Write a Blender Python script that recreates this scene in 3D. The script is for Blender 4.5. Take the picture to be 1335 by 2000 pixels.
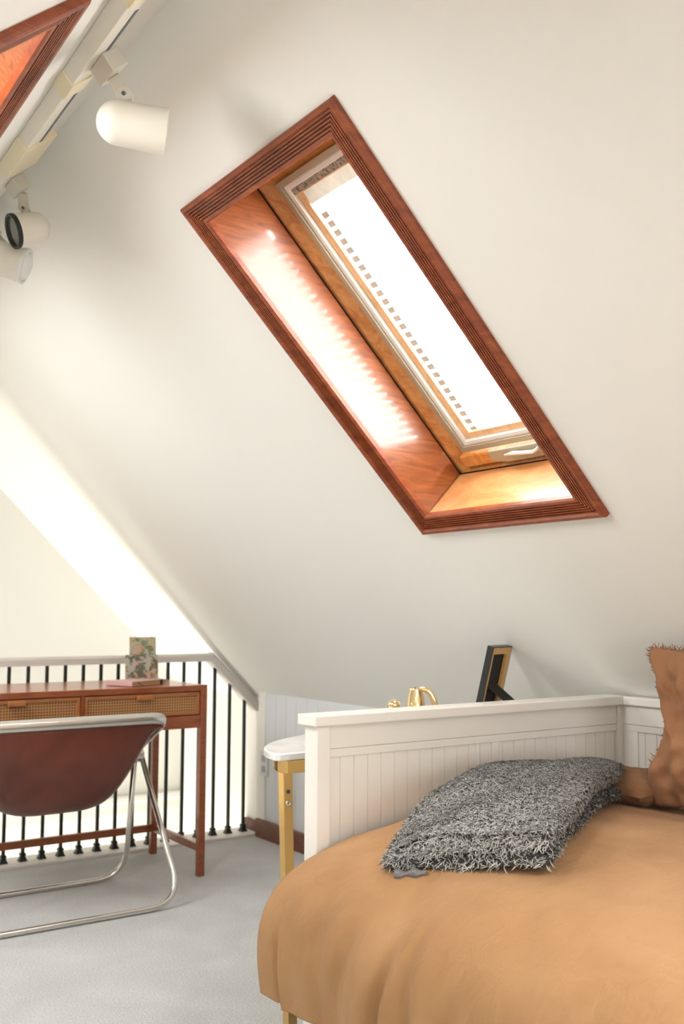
import bpy, bmesh, math, random
import numpy as np
from mathutils import Vector, Matrix
for o in list(bpy.data.objects): bpy.data.objects.remove(o)
SC = bpy.context.scene
COL = SC.collection
random.seed(7); rng = np.random.default_rng(7)

# ------------------------------------------------------------------ camera
EYE = Vector((0, 0, 1.05))
YAW, PITCH, ROLL, FPX, CY = 0.6038098, 0.0907999, 0.0038127, 1965.8, 1017.8
cf = Vector((math.sin(YAW)*math.cos(PITCH), math.cos(YAW)*math.cos(PITCH), math.sin(PITCH)))
cr = Vector((math.cos(YAW), -math.sin(YAW), 0)); cu = cr.cross(cf)
R2 = cr*math.cos(ROLL)+cu*math.sin(ROLL); U2 = -cr*math.sin(ROLL)+cu*math.cos(ROLL)
cam = bpy.data.cameras.new('camera'); co = bpy.data.objects.new('camera', cam); COL.objects.link(co)
co.matrix_world = Matrix(((R2.x, U2.x, -cf.x, EYE.x), (R2.y, U2.y, -cf.y, EYE.y), (R2.z, U2.z, -cf.z, EYE.z), (0, 0, 0, 1)))
cam.sensor_width = 36; cam.lens = FPX/2000*36; cam.shift_y = (CY-1000)/2000; cam.clip_start = 0.02
cam.dof.use_dof = True; cam.dof.focus_distance = 2.2; cam.dof.aperture_fstop = 5.0
SC.camera = co

# ------------------------------------------------------------------ world, light, exposure
SC.view_settings.view_transform = 'Standard'; SC.view_settings.look = 'None'
SC.view_settings.gamma = 1.0; SC.view_settings.exposure = 0.13
try: SC.view_settings.use_curve_mapping = False
except Exception: pass
w = bpy.data.worlds.new('sky'); SC.world = w; w.use_nodes = True
w.node_tree.nodes['Background'].inputs[0].default_value = (0.93, 0.97, 1.0, 1)
w.node_tree.nodes['Background'].inputs[1].default_value = 3.0

def area(name, loc, direction, sx, sy, power, color=(1, 1, 1), up='Y'):
    l = bpy.data.lights.new(name, 'AREA'); l.shape = 'RECTANGLE'; l.size = sx; l.size_y = sy
    l.energy = power; l.color = color
    o = bpy.data.objects.new(name, l); COL.objects.link(o); o.location = loc
    o.rotation_euler = Vector(direction).to_track_quat('-Z', up).to_euler()
    return o
C45 = math.sqrt(.5)
# daylight through both skylights and the stairwell; the other openings are added fill
A2 = math.radians(40)
ND = Vector((math.sin(A2), 0, -math.cos(A2)))
E2 = Vector((-math.cos(A2), 0, -math.sin(A2)))
ES = Vector((C45, 0, -C45)); EN = Vector((C45, 0, C45))
def area_on(name, org, ax, s, y, n, nrm, sx, sy, power, color):
    """rectangle light lying parallel to a roof plane, n metres outside it, shining inwards; sx runs down the slope"""
    o = area(name, (0, 0, 0), (0, 0, -1), sx, sy, power, color)
    ax = Vector(ax).normalized(); z = Vector(nrm).normalized(); yv = z.cross(ax)
    p = Vector(org)+ax*s+Vector((0, y, 0))+z*n
    o.matrix_world = Matrix(((ax.x, yv.x, z.x, p.x), (ax.y, yv.y, z.y, p.y), (ax.z, yv.z, z.z, p.z), (0, 0, 0, 1))); return o
area('added_rear_window_fill', (0.45, -2.62, 1.05), (0, 1, 0.0), 1.45, 1.15, 30, (1.0, 0.99, 0.97), 'Z')  # fill lamp outside an unseen window added behind the viewer
area_on('right_skylight_daylight', (0, 0, 3.11), ES, 2.03, 1.893, .29, EN, .93, .50, 75, (0.98, 0.99, 1.0))
area_on('left_skylight_daylight', (.815, 0, 2.295), E2, .88, 1.87, .29, -ND, .88, .50, 26, (0.98, 0.99, 1.0))
area_on('added_near_left_fill', (.815, 0, 2.295), E2, .90, -.30, .20, -ND, .88, .50, 11, (1.0, 0.99, 0.97))  # fill lamp over a skylight added out of view on the left
area_on('added_near_right_fill', (0, 0, 3.11), ES, 2.03, .40, .20, EN, .93, .50, 26, (1.0, 0.98, 0.94))  # added skylight out of view, brightens the bed top and end panel
area_on('added_far_left_fill', (.815, 0, 2.295), E2, .90, 3.35, .20, -ND, .88, .50, 22, (1.0, 1.0, 0.99))  # added skylight beyond the left edge, brightens the far floor and slope
area('stairwell_daylight', (0.7, 4.76, -2.25), (0, 0, 1), 3.0, 0.62, 88, (1.0, 0.98, 0.95))

# ------------------------------------------------------------------ material helpers
MATS = {}
def mat(name, col, rough=.6, metal=0, coat=0, spec=.5, coat_rough=.1, trans=0, sheen=0):
    m = bpy.data.materials.new(name); m.use_nodes = True
    b = m.node_tree.nodes['Principled BSDF']
    b.inputs['Base Color'].default_value = (*col, 1); b.inputs['Roughness'].default_value = rough
    b.inputs['Metallic'].default_value = metal; b.inputs['Coat Weight'].default_value = coat
    b.inputs['Coat Roughness'].default_value = coat_rough; b.inputs['Specular IOR Level'].default_value = spec
    b.inputs['Transmission Weight'].default_value = trans; b.inputs['Sheen Weight'].default_value = sheen
    MATS[name] = m
    return m
def nd(m, t, **kw):
    n = m.node_tree.nodes.new(t)
    for k, v in kw.items():
        if hasattr(n, k): setattr(n, k, v)
        else: n.inputs[k].default_value = v
    return n
def lk(m, a, b): m.node_tree.links.new(a, b)
def coords(m, scale=(1, 1, 1), rot=(0, 0, 0), kind='Object'):
    tc = nd(m, 'ShaderNodeTexCoord'); mp = nd(m, 'ShaderNodeMapping')
    mp.inputs['Scale'].default_value = scale; mp.inputs['Rotation'].default_value = rot
    lk(m, tc.outputs[kind], mp.inputs['Vector']); return mp.outputs['Vector']
def ramp(m, fac, stops):
    r = nd(m, 'ShaderNodeValToRGB'); e = r.color_ramp.elements
    while len(e) < len(stops): e.new(.5)
    for i, (p, c) in enumerate(stops): e[i].position = p; e[i].color = (*c, 1)
    lk(m, fac, r.inputs['Fac']); return r.outputs['Color']
def bump(m, h, strength=.3, dist=.01):
    b = nd(m, 'ShaderNodeBump'); b.inputs['Strength'].default_value = strength; b.inputs['Distance'].default_value = dist
    lk(m, h, b.inputs['Height']); lk(m, b.outputs['Normal'], m.node_tree.nodes['Principled BSDF'].inputs['Normal'])
def base(m): return m.node_tree.nodes['Principled BSDF'].inputs['Base Color']
def noise(m, vec, scale, detail=4, dist=0, rough=.5):
    n = nd(m, 'ShaderNodeTexNoise'); n.inputs['Scale'].default_value = scale; n.inputs['Detail'].default_value = detail
    n.inputs['Distortion'].default_value = dist; n.inputs['Roughness'].default_value = rough
    lk(m, vec, n.inputs['Vector']); return n.outputs['Fac']

wall = mat('wall_paint', (.862, .855, .80), .75, spec=.25)
bump(wall, noise(wall, coords(wall), 90, 3), .06, .004)
def wood(name, dark, mid, light, scale, rough=.35, coat=.4, cr=.12, rot=(0, 0, 0), spec=.5):
    m = mat(name, mid, rough, coat=coat, coat_rough=cr, spec=spec)
    v = coords(m, scale, rot)
    n1 = noise(m, v, 6, 6, 1.2, .6)
    c = ramp(m, n1, [(.3, dark), (.5, mid), (.72, light)]); lk(m, c, base(m))
    bump(m, n1, .05, .002); return m
# grain along the slope, along Y and along X
cherry = wood('cherry_trim', (.16, .028, .006), (.25, .050, .011), (.34, .085, .020), (2, 2, 8), .4, .15, .25, (0, -.785, 0))
lining_m = wood('lacquered_lining', (.15, .038, .010), (.24, .068, .018), (.33, .105, .032), (1, 8, 8), .35, .8, .12, (0, .785, 0))
sill_m = wood('sunlit_sill_lining', (.55, .22, .07), (.66, .31, .11), (.72, .38, .16), (3, 1.2, 3), .4, .7, .16)  # same wood as the linings, strong light put into its paler colour
pine = wood('pine_window_frame', (.48, .17, .03), (.64, .28, .07), (.72, .37, .12), (1, 6, 6), .45, .25, .2, (0, .785, 0))
pine2 = wood('pale_pine_sash', (.70, .42, .20), (.80, .52, .27), (.84, .60, .36), (1, 6, 6), .5)
desk_m = wood('desk_teak', (.22, .052, .016), (.29, .075, .022), (.36, .10, .032), (1.5, 6, 6), .3, .35, .12)
drawer_m = wood('drawer_teak', (.32, .10, .03), (.40, .14, .04), (.47, .18, .055), (1.5, 6, 6), .35, .3, .15)
basebd = wood('baseboard_wood', (.13, .045, .025), (.18, .065, .036), (.23, .09, .05), (4, 4, 12), .5, .1)
beige = mat('beige_aluminium', (.42, .38, .27), .45, .2)
white_bead = mat('white_glazing_bead', (.82, .84, .80), .4)
groove_m = mat('shadow_gap', (.03, .012, .006), .8)
grime = mat('grimy_gasket', (.30, .27, .22), .9)
lk(grime, ramp(grime, noise(grime, coords(grime), 120, 4), [(.35, (.16, .13, .10)), (.6, (.50, .47, .42))]), base(grime))
slat_m = mat('white_blind_slat', (.93, .93, .92), .4, trans=0)
def translucent(m, col, fac):
    nt = m.node_tree; t = nd(m, 'ShaderNodeBsdfTranslucent'); t.inputs['Color'].default_value = (*col, 1)
    mx = nd(m, 'ShaderNodeMixShader'); mx.inputs[0].default_value = fac
    lk(m, nt.nodes['Principled BSDF'].outputs[0], mx.inputs[1]); lk(m, t.outputs[0], mx.inputs[2])
    lk(m, mx.outputs[0], nt.nodes['Material Output'].inputs[0])
translucent(slat_m, (.97, .97, .96), .6)
clip_m = mat('grey_slat_clip', (.60, .61, .54), .6)
headrail_m = mat('grey_white_head_rail', (.62, .63, .60), .5)
lk(headrail_m, ramp(headrail_m, noise(headrail_m, coords(headrail_m), 14, 4), [(.35, (.60, .62, .58)), (.65, (.82, .84, .80))]), base(headrail_m))
translucent(headrail_m, (.8, .82, .78), .12)
glass = bpy.data.materials.new('window_glass'); glass.use_nodes = True
nt = glass.node_tree; nt.nodes.remove(nt.nodes['Principled BSDF'])
t = nt.nodes.new('ShaderNodeBsdfTransparent'); g = nt.nodes.new('ShaderNodeBsdfGlossy'); g.inputs['Roughness'].default_value = .02
mx = nt.nodes.new('ShaderNodeMixShader'); mx.inputs[0].default_value = .06
nt.links.new(t.outputs[0], mx.inputs[1]); nt.links.new(g.outputs[0], mx.inputs[2]); nt.links.new(mx.outputs[0], nt.nodes['Material Output'].inputs[0])
ivory = mat('ivory_metal', (.80, .77, .66), .4)
ivory2 = mat('yellowed_ivory_plastic', (.82, .74, .52), .45)
ivory_d = mat('taupe_ivory_metal', (.60, .57, .48), .4)
slot_m = mat('dark_track_slot', (.08, .09, .11), .4)
black_m = mat('black_metal', (.006, .012, .010), .45)
lens_m = mat('lamp_glass', (.16, .17, .15), .12, metal=.6)
white_m = mat('white_lacquer', (.86, .83, .77), .35, coat=.15)
rail_m = mat('greyed_white_rail', (.62, .58, .52), .5)
lk(rail_m, ramp(rail_m, noise(rail_m, coords(rail_m, (2, 20, 20)), 4, 3), [(.3, (.56, .52, .47)), (.7, (.66, .62, .57))]), base(rail_m))
plate_m = mat('white_floor_trim', (.80, .77, .73), .5)
board_m = mat('white_beadboard', (.74, .75, .77), .5)
carpet = mat('grey_carpet', (.5, .48, .45), .95, spec=.1, sheen=.3)
v = coords(carpet); n1 = noise(carpet, v, 170, 4, 0, .75); n2 = noise(carpet, v, 3.5, 4, .6)
c1 = ramp(carpet, n1, [(.3, (.42, .42, .408)), (.7, (.80, .80, .78))]); c2 = ramp(carpet, n2, [(.3, (.82, .82, .82)), (.7, (1, 1, 1))])
mxc = nd(carpet, 'ShaderNodeMixRGB', blend_type='MULTIPLY'); mxc.inputs[0].default_value = 1
lk(carpet, c1, mxc.inputs[1]); lk(carpet, c2, mxc.inputs[2]); lk(carpet, mxc.outputs[0], base(carpet)); bump(carpet, n1, .6, .006)
gold = mat('brushed_brass', (.78, .52, .20), .24, metal=1)
gold_s = mat('polished_gold', (.95, .74, .42), .08, metal=1)
screw_m = mat('brass_screw', (.75, .66, .48), .3, metal=1)
marble = mat('white_marble', (.88, .87, .84), .2, coat=.3)
lk(marble, ramp(marble, noise(marble, coords(marble), 5, 6, 1.5), [(.42, (.80, .79, .77)), (.52, (.90, .89, .87))]), base(marble))
chrome = mat('satin_chrome', (.72, .70, .66), .2, metal=1)
leather = mat('brown_leather', (.11, .022, .009), .36, coat=.15, coat_rough=.3)
v = coords(leather); n1 = noise(leather, v, 220, 4); n2 = noise(leather, v, 7, 4, .5)
lk(leather, ramp(leather, n2, [(.3, (.085, .015, .006)), (.7, (.15, .032, .013))]), base(leather)); bump(leather, n1, .12, .002)
cane = mat('woven_cane', (.42, .2, .07), .6)
vm = coords(cane, (95, 95, 95)); ck = nd(cane, 'ShaderNodeTexVoronoi'); 
sx = nd(cane, 'ShaderNodeSeparateXYZ'); lk(cane, vm, sx.inputs[0])
def wave(m, sock):
    a = nd(m, 'ShaderNodeMath', operation='FRACT'); lk(m, sock, a.inputs[0])
    b = nd(m, 'ShaderNodeMath', operation='SUBTRACT'); lk(m, a.outputs[0], b.inputs[0]); b.inputs[1].default_value = .5
    c = nd(m, 'ShaderNodeMath', operation='ABSOLUTE'); lk(m, b.outputs[0], c.inputs[0]); return c.outputs[0]
mn = nd(cane, 'ShaderNodeMath', operation='MAXIMUM'); lk(cane, wave(cane, sx.outputs[0]), mn.inputs[0]); lk(cane, wave(cane, sx.outputs[2]), mn.inputs[1])
lk(cane, ramp(cane, mn.outputs[0], [(.24, (.10, .03, .01)), (.32, (.50, .25, .09))]), base(cane))
def fabric(name, a, b, c, weave=900):
    m = mat(name, b, .9, spec=.1, sheen=.08)
    v = coords(m); n1 = noise(m, v, 5, 4, .5); n2 = noise(m, v, weave, 2)
    lk(m, ramp(m, n1, [(.3, a), (.5, b), (.72, c)]), base(m))
    n3 = noise(m, coords(m, (1, 1, .35)), 22, 5, .8)
    n4 = noise(m, coords(m, (.6, 3.2, .45)), 14, 6, 1.6, .6)
    ad0 = nd(m, 'ShaderNodeMath', operation='MULTIPLY_ADD'); lk(m, n4, ad0.inputs[0]); ad0.inputs[1].default_value = .45; lk(m, n3, ad0.inputs[2])
    ad = nd(m, 'ShaderNodeMath', operation='MULTIPLY_ADD'); lk(m, n2, ad.inputs[0]); ad.inputs[1].default_value = .09; lk(m, ad0.outputs[0], ad.inputs[2])
    bump(m, ad.outputs[0], .5, .012); return m
duvet_m = fabric('apricot_linen', (.345, .185, .082), (.395, .22, .10), (.445, .256, .124))
pillow_m = fabric('terracotta_linen', (.27, .125, .06), (.32, .155, .077), (.37, .185, .095))
sheet_m = fabric('brown_linen', (.25, .12, .055), (.29, .145, .068), (.33, .17, .085))
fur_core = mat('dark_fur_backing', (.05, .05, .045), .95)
satin = mat('grey_satin_backing', (.16, .155, .15), .4)
fur_m = bpy.data.materials.new('grey_faux_fur'); fur_m.use_nodes = True
at = nd(fur_m, 'ShaderNodeAttribute', attribute_name='furcol'); lk(fur_m, at.outputs['Color'], base(fur_m))
fur_m.node_tree.nodes['Principled BSDF'].inputs['Roughness'].default_value = .6
pink = mat('dusty_pink_cover', (.60, .36, .34), .55)
kraft = mat('kraft_paper_edges', (.50, .28, .12), .8)
lk(kraft, ramp(kraft, noise(kraft, coords(kraft, (1, 1, 90)), 5, 2), [(.3, (.42, .22, .09)), (.7, (.58, .35, .17))]), base(kraft))
frame_black = mat('black_frame', (.018, .02, .02), .35)
frame_gold = mat('raw_gold_wood', (.58, .33, .11), .5)
frame_back = mat('black_backing_card', (.012, .009, .008), .8)
outlet_m = mat('outlet_plastic', (.70, .70, .70), .4)
outlet_d = mat('outlet_slots', (.42, .42, .42), .5)
def floral(name, seed, bg, c1_, c2_, c3_):
    m = mat(name, bg, .7); v = coords(m)
    mp = nd(m, 'ShaderNodeVectorMath', operation='ADD'); mp.inputs[1].default_value = (seed, seed*.7, seed*1.3); lk(m, v, mp.inputs[0])
    def layer(prev, scale, lo, hi, col, off):
        q = nd(m, 'ShaderNodeVectorMath', operation='ADD'); q.inputs[1].default_value = (off, off, off); lk(m, mp.outputs[0], q.inputs[0])
        f = noise(m, q.outputs[0], scale, 3, .6); r = ramp(m, f, [(lo, (0, 0, 0)), (hi, (1, 1, 1))])
        x = nd(m, 'ShaderNodeMixRGB'); lk(m, r, x.inputs[0])
        if prev is None: x.inputs[1].default_value = (*bg, 1)
        else: lk(m, prev, x.inputs[1])
        x.inputs[2].default_value = (*col, 1); return x.outputs[0]
    p = layer(None, 26, .50, .56, c1_, 0); p = layer(p, 22, .58, .63, c2_, 5.3); p = layer(p, 40, .60, .65, c3_, 9.1)
    lk(m, p, base(m)); return m
card1 = floral('floral_card_print_ochre', 1.0, (.50, .44, .28), (.16, .20, .13), (.58, .36, .20), (.42, .33, .08))
card2 = floral('floral_card_print_grey', 4.0, (.46, .43, .36), (.20, .21, .10), (.60, .36, .24), (.16, .15, .10))
card3 = floral('floral_card_print_sage', 9.0, (.45, .42, .35), (.14, .14, .09), (.56, .36, .27), (.24, .22, .12))

# ------------------------------------------------------------------ mesh helpers
def obj(name, bm, m, parent=None, smooth=False, bevel=0, seg=2):
    me = bpy.data.meshes.new(name)
    if isinstance(bm, tuple): me.from_pydata(bm[0], [], bm[1])
    else:
        bmesh.ops.recalc_face_normals(bm, faces=bm.faces); bm.to_mesh(me); bm.free()
    for x in (m if isinstance(m, list) else [m]): me.materials.append(x)
    if smooth:
        for p in me.polygons: p.use_smooth = True
    o = bpy.data.objects.new(name, me); COL.objects.link(o)
    if parent is not None:
        o.parent = parent
        bpy.context.view_layer.update(); o.matrix_parent_inverse = parent.matrix_world.inverted()
    if bevel:
        b = o.modifiers.new('bevel', 'BEVEL'); b.width = bevel; b.segments = seg; b.limit_method = 'ANGLE'
    return o
def thing(name, label, cat, loc, group=None):
    o = bpy.data.objects.new(name, None); COL.objects.link(o); o.location = loc; o.empty_display_size = .05
    tag(o, label, cat, group); bpy.context.view_layer.update(); return o
def tag(o, label, cat, group=None):
    o['label'] = label; o['category'] = cat
    if group: o['group'] = group
    return o
def struct(name, bm, m, parent=None, **k):
    o = obj(name, bm, m, parent, **k)
    if parent is None: o['kind'] = 'structure'
    return o
def box(bm, lo, hi, M=None):
    vs = []
    for z in (lo[2], hi[2]):
        for x, y in ((lo[0], lo[1]), (hi[0], lo[1]), (hi[0], hi[1]), (lo[0], hi[1])):
            p = Vector((x, y, z)); vs.append(bm.verts.new(M @ p if M else p))
    for f in ((0, 3, 2, 1), (4, 5, 6, 7), (0, 1, 5, 4), (1, 2, 6, 5), (2, 3, 7, 6), (3, 0, 4, 7)):
        bm.faces.new([vs[i] for i in f])
    return bm
def B(lo, hi, M=None): return box(bmesh.new(), lo, hi, M)
def frameM(o, x, y, z):
    x, y, z = Vector(x).normalized(), Vector(y).normalized(), Vector(z).normalized()
    return Matrix(((x.x, y.x, z.x, o[0]), (x.y, y.y, z.y, o[1]), (x.z, y.z, z.z, o[2]), (0, 0, 0, 1)))
def tube(bm, pts, r, n=12, flat=1.0, closed=False, capped=True):
    pts = [Vector(p) for p in pts]; N = len(pts); rings = []; up = None
    rad = r if isinstance(r, (list, tuple)) else [r]*N
    for i, p in enumerate(pts):
        a = pts[i-1] if (i > 0 or closed) else pts[i]; b = pts[(i+1) % N] if (i < N-1 or closed) else pts[i]
        tdir = (b-a).normalized()
        if up is None:
            up = Vector((0, 0, 1)) if abs(tdir.z) < .9 else Vector((1, 0, 0))
        up = (up - tdir*up.dot(tdir)).normalized(); s = tdir.cross(up)
        rings.append([bm.verts.new(p + (s*math.cos(2*math.pi*k/n)*flat + up*math.sin(2*math.pi*k/n))*rad[i]) for k in range(n)])
    for i in range(N if closed else N-1):
        A_, B_ = rings[i], rings[(i+1) % N]
        for k in range(n): bm.faces.new((A_[k], A_[(k+1) % n], B_[(k+1) % n], B_[k]))
    if capped and not closed: bm.faces.new(rings[0][::-1]); bm.faces.new(rings[-1])
    return bm
def lathe(bm, prof, M, n=32, a0=0, a1=2*math.pi):
    rings = []; full = abs(a1-a0-2*math.pi) < 1e-6
    for r_, z_ in prof:
        rings.append([bm.verts.new(M @ Vector((max(r_, 1e-5)*math.cos(a0+(a1-a0)*k/n), max(r_, 1e-5)*math.sin(a0+(a1-a0)*k/n), z_))) for k in range(n)])
    for i in range(len(rings)-1):
        for k in range(n): bm.faces.new((rings[i][k], rings[i][(k+1) % n], rings[i+1][(k+1) % n], rings[i+1][k]))
    return bm
def rounded(pts, r, seg=6):
    """polyline with corners rounded to radius r"""
    pts = [Vector(p) for p in pts]; out = [pts[0]]
    for i in range(1, len(pts)-1):
        a, p, b = pts[i-1], pts[i], pts[i+1]; rr = r[i] if isinstance(r, dict) and i in r else (r if not isinstance(r, dict) else .03)
        da, db = (a-p).normalized(), (b-p).normalized()
        A_, B_ = p+da*rr, p+db*rr
        for k in range(seg+1):
            t_ = k/seg; out.append(A_*(1-t_)**2 + p*2*t_*(1-t_) + B_*t_**2)
    out.append(pts[-1]); return out
def grid(f, nu, nv):
    V = [tuple(f(i/nu, j/nv)) for j in range(nv+1) for i in range(nu+1)]
    F = [(j*(nu+1)+i, j*(nu+1)+i+1, (j+1)*(nu+1)+i+1, (j+1)*(nu+1)+i) for j in range(nv) for i in range(nu)]
    return V, F

# ------------------------------------------------------------------ slopes (roof planes)
K = 3.11; RX = .815; RZ = 2.295
MR = frameM((0, 0, K), ES, (0, 1, 0), EN)          # right slope: x = down the slope, y = room length, z = outwards
# ES x Y = EN check keeps handedness
TILT = math.radians(3.6)
ML0 = frameM((RX, 0, RZ), E2, (0, 1, 0), -ND)      # left slope: x = down from ridge, y = room length, z = outwards
PIV = Vector((.355, 1.53, 0))
ML = ML0 @ Matrix.Translation(PIV) @ Matrix.Rotation(TILT, 4, 'Z') @ Matrix.Translation(-PIV)

Y0, Y1 = -2.6, 5.12
def slope_with_hole(M, s0, s1, ya, yb, h, Mh=None):
    bm = bmesh.new(); Mh = Mh or M
    def V(s, y, m=M): return bm.verts.new(m @ Vector((s, y, 0)))
    o = [V(s0, ya), V(s1, ya), V(s1, yb), V(s0, yb)]
    i = [bm.verts.new(Mh @ Vector((x, y, 0))) for x, y in ((h[0], h[2]), (h[1], h[2]), (h[1], h[3]), (h[0], h[3]))]
    for k in range(4): bm.faces.new((o[k], o[(k+1) % 4], i[(k+1) % 4], i[k]))
    return bm
SR = (1.552, 2.522, 1.622, 2.165)                   # right skylight opening s0 s1 y0 y1
KX = 2.44                                           # knee wall plane
NR = (1.56, 2.50, .15, .65)
struct('ceiling_near', slope_with_hole(MR, RX/C45, 2.475/C45, Y0, 1.0, NR), wall)
struct('ceiling', slope_with_hole(MR, RX/C45, 2.475/C45, 1.0, Y1, (SR[0]-.012, SR[1]+.012, SR[2]-.012, SR[3]+.012)), wall)
SL = (.418, 1.33, 1.595, 2.14)
NL = (.46, 1.34, -.55, -.05)
FL = (.46, 1.34, 3.10, 3.60)
struct('ceiling_left_far', slope_with_hole(ML0, 0, 2.35, 2.7, Y1, FL), wall)
struct('ceiling_left', slope_with_hole(ML0, 0, 2.35, .8, 2.7, (SL[0]-.012, SL[1]+.012, SL[2]-.012, SL[3]+.012), ML), wall)
struct('ceiling_left_near', slope_with_hole(ML0, 0, 2.35, Y0, .8, NL), wall)

LX = RX-2.35*math.cos(A2); LZ = RZ-2.35*math.sin(A2)
# floor, stair void, end walls, knee walls
struct('floor', B((LX-.05, Y0, -.22), (2.47, 4.385, 0)), carpet)
bm = bmesh.new()
for y in (Y0, Y1):
    a = [bm.verts.new(p) for p in ((LX, y, -2.4 if y > 0 else 0), (2.475, y, -2.4 if y > 0 else 0), (2.475, y, K-2.475), (RX, y, RZ), (LX, y, LZ))]
    bm.faces.new(a)
bmw = bmesh.new(); a = [bmw.verts.new(p) for p in ((LX, Y1, -2.4), (2.6, Y1, -2.4), (2.6, Y1, K-2.55), (RX, Y1, RZ), (LX, Y1, LZ))]; bmw.faces.new(a)
struct('wall_front', bmw, wall); bm.free()
# rear gable, with an unseen window opening added for fill light
bmr = bmesh.new()
outer = [bmr.verts.new(p) for p in ((LX, Y0, 0), (2.475, Y0, 0), (2.475, Y0, K-2.475), (RX, Y0, RZ), (LX, Y0, LZ))]
wv = [bmr.verts.new(p) for p in ((-.3, Y0, .45), (1.2, Y0, .45), (1.2, Y0, 1.65), (-.3, Y0, 1.65))]
bmr.faces.new((outer[0], outer[1], wv[1], wv[0])); bmr.faces.new((outer[1], outer[2], wv[2], wv[1]))
bmr.faces.new((outer[2], outer[3], wv[2])); bmr.faces.new((outer[3], wv[3], wv[2])); bmr.faces.new((outer[3], outer[4], wv[3])); bmr.faces.new((outer[4], outer[0], wv[0], wv[3]))
struct('wall_rear', bmr, wall)
bm = bmesh.new()
for lo, hi in (((-.36, Y0-.03, .39), (1.26, Y0+.02, .45)), ((-.36, Y0-.03, 1.65), (1.26, Y0+.02, 1.71)), ((-.36, Y0-.03, .45), (-.3, Y0+.02, 1.65)), ((1.2, Y0-.03, .45), (1.26, Y0+.02, 1.65)), ((.43, Y0-.03, .45), (.47, Y0+.02, 1.65))): box(bm, lo, hi)
w3 = struct('added_window_3', bm, white_m, bevel=.003)
bm = bmesh.new(); box(bm, (-.3, Y0+.001, .45), (.43, Y0+.005, 1.65)); box(bm, (.47, Y0+.001, .45), (1.2, Y0+.005, 1.65)); obj('pane', bm, glass, w3)
struct('wall_left', B((LX-.05, Y0, -2.4), (LX, Y1, LZ+.02)), wall)
# knee wall: beadboard with shallow V grooves
def beadboard(x, ya, yb, z0, z1, pitch=.089, g=.004, d=.004):
    V_, F_ = [], []; prof = []
    y = ya
    while y < yb-1e-6:
        e = min(y+pitch, yb); prof += [(x, y), (x, e-g)] if e-g > y else []
        prof += [(x+d, e-g/2)]; y = e
    prof.append((x, yb))
    for q, yy in prof: V_ += [(q, yy, z0), (q, yy, z1)]
    for i in range(len(prof)-1): F_.append((2*i, 2*i+1, 2*i+3, 2*i+2))
    return V_, F_
struct('wall_right', beadboard(KX, Y0, 4.22, 0, K-KX+.001), board_m)
struct('wall_right_landing', B((2.468, 4.22, -2.4), (2.54, Y1, K-2.468)), white_m)
struct('trim_corner', B((KX-.006, 4.16, .0), (2.48, 4.225, K-KX+.004)), white_m, bevel=.004)
struct('baseboard_right', B((KX-.018, Y0, 0), (KX, 4.225, .085)), basebd, bevel=.004)
struct('baseboard_landing', B((2.452, 4.226, .0), (2.467, 4.385, .06)), basebd, bevel=.003)
# trim on the gable wall beyond the stair, upper edge of the stringer, floor plate
struct('trim_1', B((LX, Y1-.028, .045), (2.468, Y1, .085)), plate_m, bevel=.008)
struct('trim_2', B((LX, Y1-.016, -.015), (2.468, Y1, .045)), plate_m, bevel=.003)
struct('trim_3', B((LX, 4.235, -.23), (2.452, 4.40, .012)), plate_m, bevel=.004)
struct('floor_lower', B((LX, 4.3, -2.45), (2.54, Y1, -2.4)), carpet)
struct('wall_stairwell', B((LX, 4.36, -2.4), (2.54, 4.384, -.225)), wall)

# ------------------------------------------------------------------ skylights
def sweep_rect(M, rect, prof, inward=True):
    """sweep a (offset-inward, height) profile round a rectangle with mitred corners; height is towards the room (-z)"""
    x0, x1, y0, y1 = rect; bm = bmesh.new(); rings = []
    for cx_, cy_, dx, dy in ((x0, y0, 1, 1), (x1, y0, -1, 1), (x1, y1, -1, -1), (x0, y1, 1, -1)):
        rings.append([bm.verts.new(M @ Vector((cx_+dx*o, cy_+dy*o, -h))) for o, h in prof])
    n = len(prof)
    for k in range(4):
        a, b = rings[k], rings[(k+1) % 4]
        for i in range(n-1): bm.faces.new((a[i], a[i+1], b[i+1], b[i]))
    return bm
def casing_profile(wd):
    p = [(0, -.001), (0, .010), (.0015, .015), (.005, .018), (.012, .018), (.0155, .0145)]
    o = .0165; n = 5; step = (wd-.0165-.0115)/n
    for i in range(n):
        p += [(o, .0135), (o+step*.12, .0145), (o+step*.50, .0145), (o+step*.58, .0055), (o+step*.94, .0055)]; o += step
    p += [(o, .013), (wd-.004, .013), (wd, .009), (wd, -.004)]
    return p
def ring(M, rect, wdt, z0, z1, m, name, parent, bev=.002):
    """mitred frame: outer rect, member width, from z0 to z1 (outwards)"""
    prof = [(0, -z1), (0, -z0), (wdt, -z0), (wdt, -z1), (0, -z1)]
    return obj(name, sweep_rect(M, rect, prof), m, parent, bevel=bev)
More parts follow.
